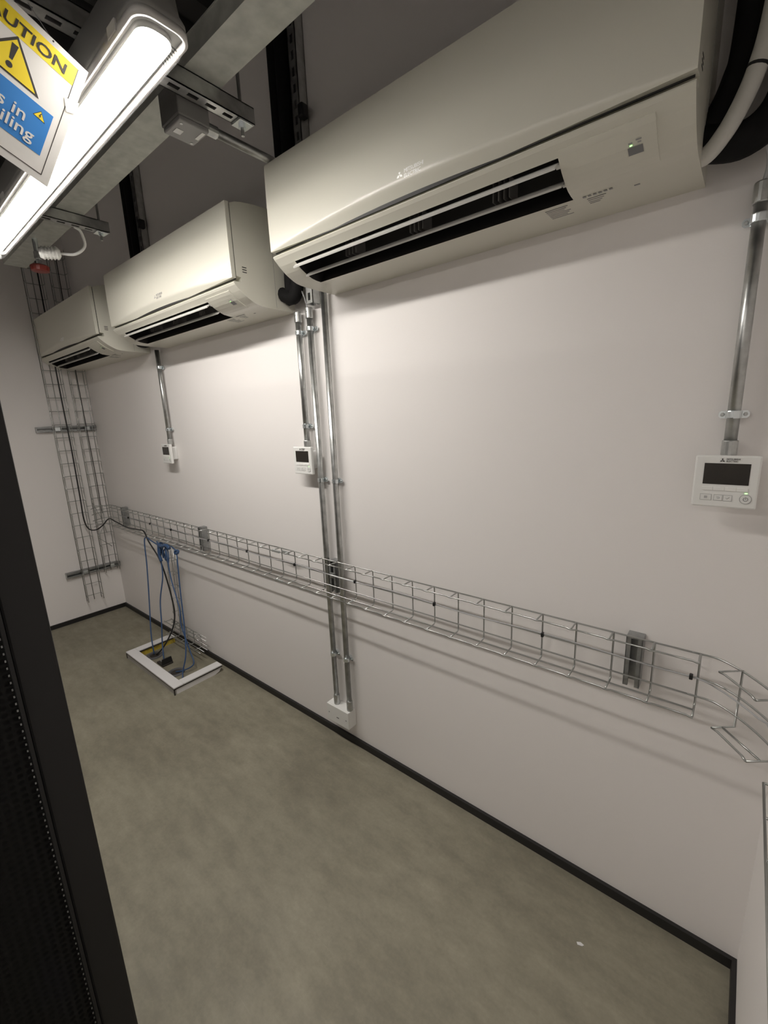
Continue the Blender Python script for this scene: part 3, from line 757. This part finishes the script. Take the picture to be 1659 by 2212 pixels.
# bright beads imitating the grazing highlight on the outermost hole column
bd = MB()
for j in range(nz):
    cz = z0+p_*(j+.5); bd.box((.0018, -.0655, cz-.0018), (.0030, -.0635, cz+.0018))
bd.build('perforation_glint', 'strut', t)['kind'] = 'stuff'
h_ = MB().box((.012, -.30, .95), (.030, -.27, 1.12), .004).build('door_handle', 'rackdoor', t)

# ------------------------------------------------------------------ floor frame and grommets
FX0, FX1, FY0, FY1, FH = .988, 1.692, -.368, -.055, .05
t = thing('floor_frame', 'low white three-sided board frame around the floor cable openings', 'frame', (FX0, FY0, 0))
LX, LY = FX1-FX0, FY1-FY0
MB().box((0, 0, FH-.012), (LX, .060, FH), .001).build('top_board', 'board', t)
MB().box((0, .061, FH-.012), (.060, LY, FH), .001).build('top_board', 'board', t)
MB().box((LX-.062, .061, FH-.012), (LX, LY, FH), .001).build('top_board', 'board', t)
MB().box((.004, .004, 0), (LX-.004, .016, FH-.012)).build('side_board', 'board_side', t)
MB().prism([(.016, 0), (LY-.05, 0), (LY-.02, .010), (LY, FH-.014), (.016, FH-.014)], lambda u, v, d: (d, u, v), LX-.016, LX-.004).build('side_board', 'board', t)
MB().box((.040, .060, 0), (.055, LY, FH-.012)).build('inner_board', 'osb', t)
for q in (((-.0005, -.0006, FH-.013), (LX+.0005, .001, FH-.008)), ((LX-.001, 0, FH-.015), (LX+.001, LY, FH-.007)), ((LX-.006, -.001, 0), (LX+.001, .006, FH-.010)), ((.059, .061, FH-.014), (.062, LY, FH-.006)), ((.0, .0, .0), (.004, .006, FH-.012))):
    MB().box(*q).build('edge_strip', 'ink', t)
def grommet(x, y, lb):
    t = thing('floor_grommet', lb, 'grommet', (x, y, 0), 'floor grommets inside the frame')
    MB().lathe([(.055, 0), (.055, .003), (.050, .006), (.036, .006), (.034, .002)], (0, 0, 0), (0, 0, 1), 24).build('ring', 'floorgrey', t)
    MB().lathe([(.030, .002), (.030, .0035)], (0, 0, 0), (0, 0, 1), 20).build('opening', 'ink', t)
grommet(1.115, -.235, 'round grey floor grommet beside the yellow board')
grommet(1.450, -.245, 'round grey floor grommet at the right inside the white frame')
t = thing('floor_outlet', 'small open black floor outlet between the two round grommets', 'outlet', (1.275, -.235, 0))
MB().box((-.045, -.035, 0), (.045, .035, .012), .002).build('base', 'ink', t)
MB().prism([(-.035, .012), (.035, .012), (.030, .05), (-.030, .05)], lambda u, v, d: (d, u, v), .030, .038).build('flap', 'black', t)
MB().box((-.030, -.02, .012), (.010, .02, .020), .002).build('socket', 'greybox', t)

# ------------------------------------------------------------------ cables
def cable(name, lb, pts, r, m, cat='cable', group=None, seg=8):
    o0 = Vector(pts[-1]); t = thing(name, lb, cat, o0, group)
    MB().tube([p-o0 for p in smooth_path(pts, seg)], r, 8).build('cable', m, t); return t
g = 'blue cables hanging to the floor'
cable('data_cable', 'leftmost hanging blue cable', [(1.10, -.10, .775), (1.02, -.105, .792), (.965, -.11, .806), (.945, -.118, .77), (.965, -.135, .60), (1.00, -.17, .36), (1.06, -.215, .14), (1.10, -.232, .004)], .0042, 'blue', group=g)
cable('data_cable', 'second hanging blue cable from the left, kinked in the middle', [(1.18, -.098, .80), (1.15, -.106, .78), (1.165, -.115, .66), (1.185, -.13, .56), (1.165, -.16, .40), (1.20, -.19, .24), (1.215, -.21, .12), (1.262, -.235, .024)], .0042, 'blue', group=g)
cable('data_cable', 'third hanging blue cable, bowing right then sweeping back to a grommet', [(1.16, -.10, .79), (1.235, -.106, .80), (1.262, -.112, .74), (1.30, -.125, .58), (1.395, -.14, .40), (1.41, -.15, .28), (1.48, -.15, .12), (1.53, -.16, .05), (1.50, -.21, .018), (1.45, -.245, .005)], .0042, 'blue', group=g)
cable('data_cable', 'rightmost hanging blue cable, knotted below the basket', [(1.30, -.10, .80), (1.36, -.105, .79), (1.405, -.112, .775), (1.42, -.12, .70), (1.445, -.14, .52), (1.485, -.165, .30), (1.53, -.20, .14), (1.535, -.235, .04), (1.560, -.255, .004)], .0042, 'blue', group=g)
# coiled slack
t = thing('cable_bundle', 'tangled bundle of blue cable tied under the long basket', 'cable', (1.16, -.11, .70))
for k in range(4):
    pts = []
    for q in range(11):
        a = q*.66+k; pts.append((.030*math.cos(a)*(1+.3*k)+.02*k, -.012*math.sin(a*1.3)+.004*k, .06+.05*math.sin(a)-.015*k))
    MB().tube(smooth_path(pts, 4), .0040, 6).build('loop', 'blue', t)
MB().tube(smooth_path([(.0, -.006, .09), (.06, -.01, .085), (.12, -.006, .10), (.16, -.004, .085)], 5), .011, 8).build('wrap', 'blue', t)
MB().tube(smooth_path([(.005, -.006, .08), (.0, -.008, .02), (.012, -.006, -.03)], 5), .010, 8).build('wrap', 'blue', t)
t = thing('knot', 'round knot of blue cable at the basket edge, above the rightmost cable', 'knot', (1.41, -.112, .775))
for k in range(3):
    MB().tube([(.012*math.cos(a)*(1 if k != 2 else .4), .010*math.sin(a+k), .013*math.sin(a)*(1 if k else .6)) for a in [q*.5236 for q in range(13)]], .0042, 6).build('loop', 'blue', t)
cable('power_cable', 'black cable looping from the far wall basket and down to the floor', [(.088, -.215, 2.86), (.088, -.217, 1.9), (.088, -.214, 1.45), (.088, -.218, 1.05), (.092, -.222, .86), (.105, -.205, .775), (.14, -.165, .762), (.20, -.13, .80), (.30, -.11, .862), (.42, -.105, .852), (.62, -.105, .835), (.82, -.105, .842), (.93, -.106, .845), (1.0, -.11, .78), (1.10, -.105, .69), (1.14, -.098, .60), (1.165, -.085, .42), (1.190, -.09, .28), (1.185, -.12, .17), (1.155, -.18, .06), (1.125, -.225, .006)], .0048, 'black')
cable('power_cable', 'thin straight black cable inside the right-hand vertical basket on the far wall', [(.075, -.080, 2.86), (.075, -.085, 2.0), (.072, -.078, 1.2), (.07, -.08, .95), (.09, -.085, .88)], .0028, 'black')

tag(MB().prism([(0, 0), (.012, .004), (.016, .010), (.006, .012), (-.004, .006)], lambda u, v, d: (3.926+u, -.214+v, d), .0, .0015).build('paint_chip', 'board'), 'tiny white paint chip on the floor near the right wall', 'debris')
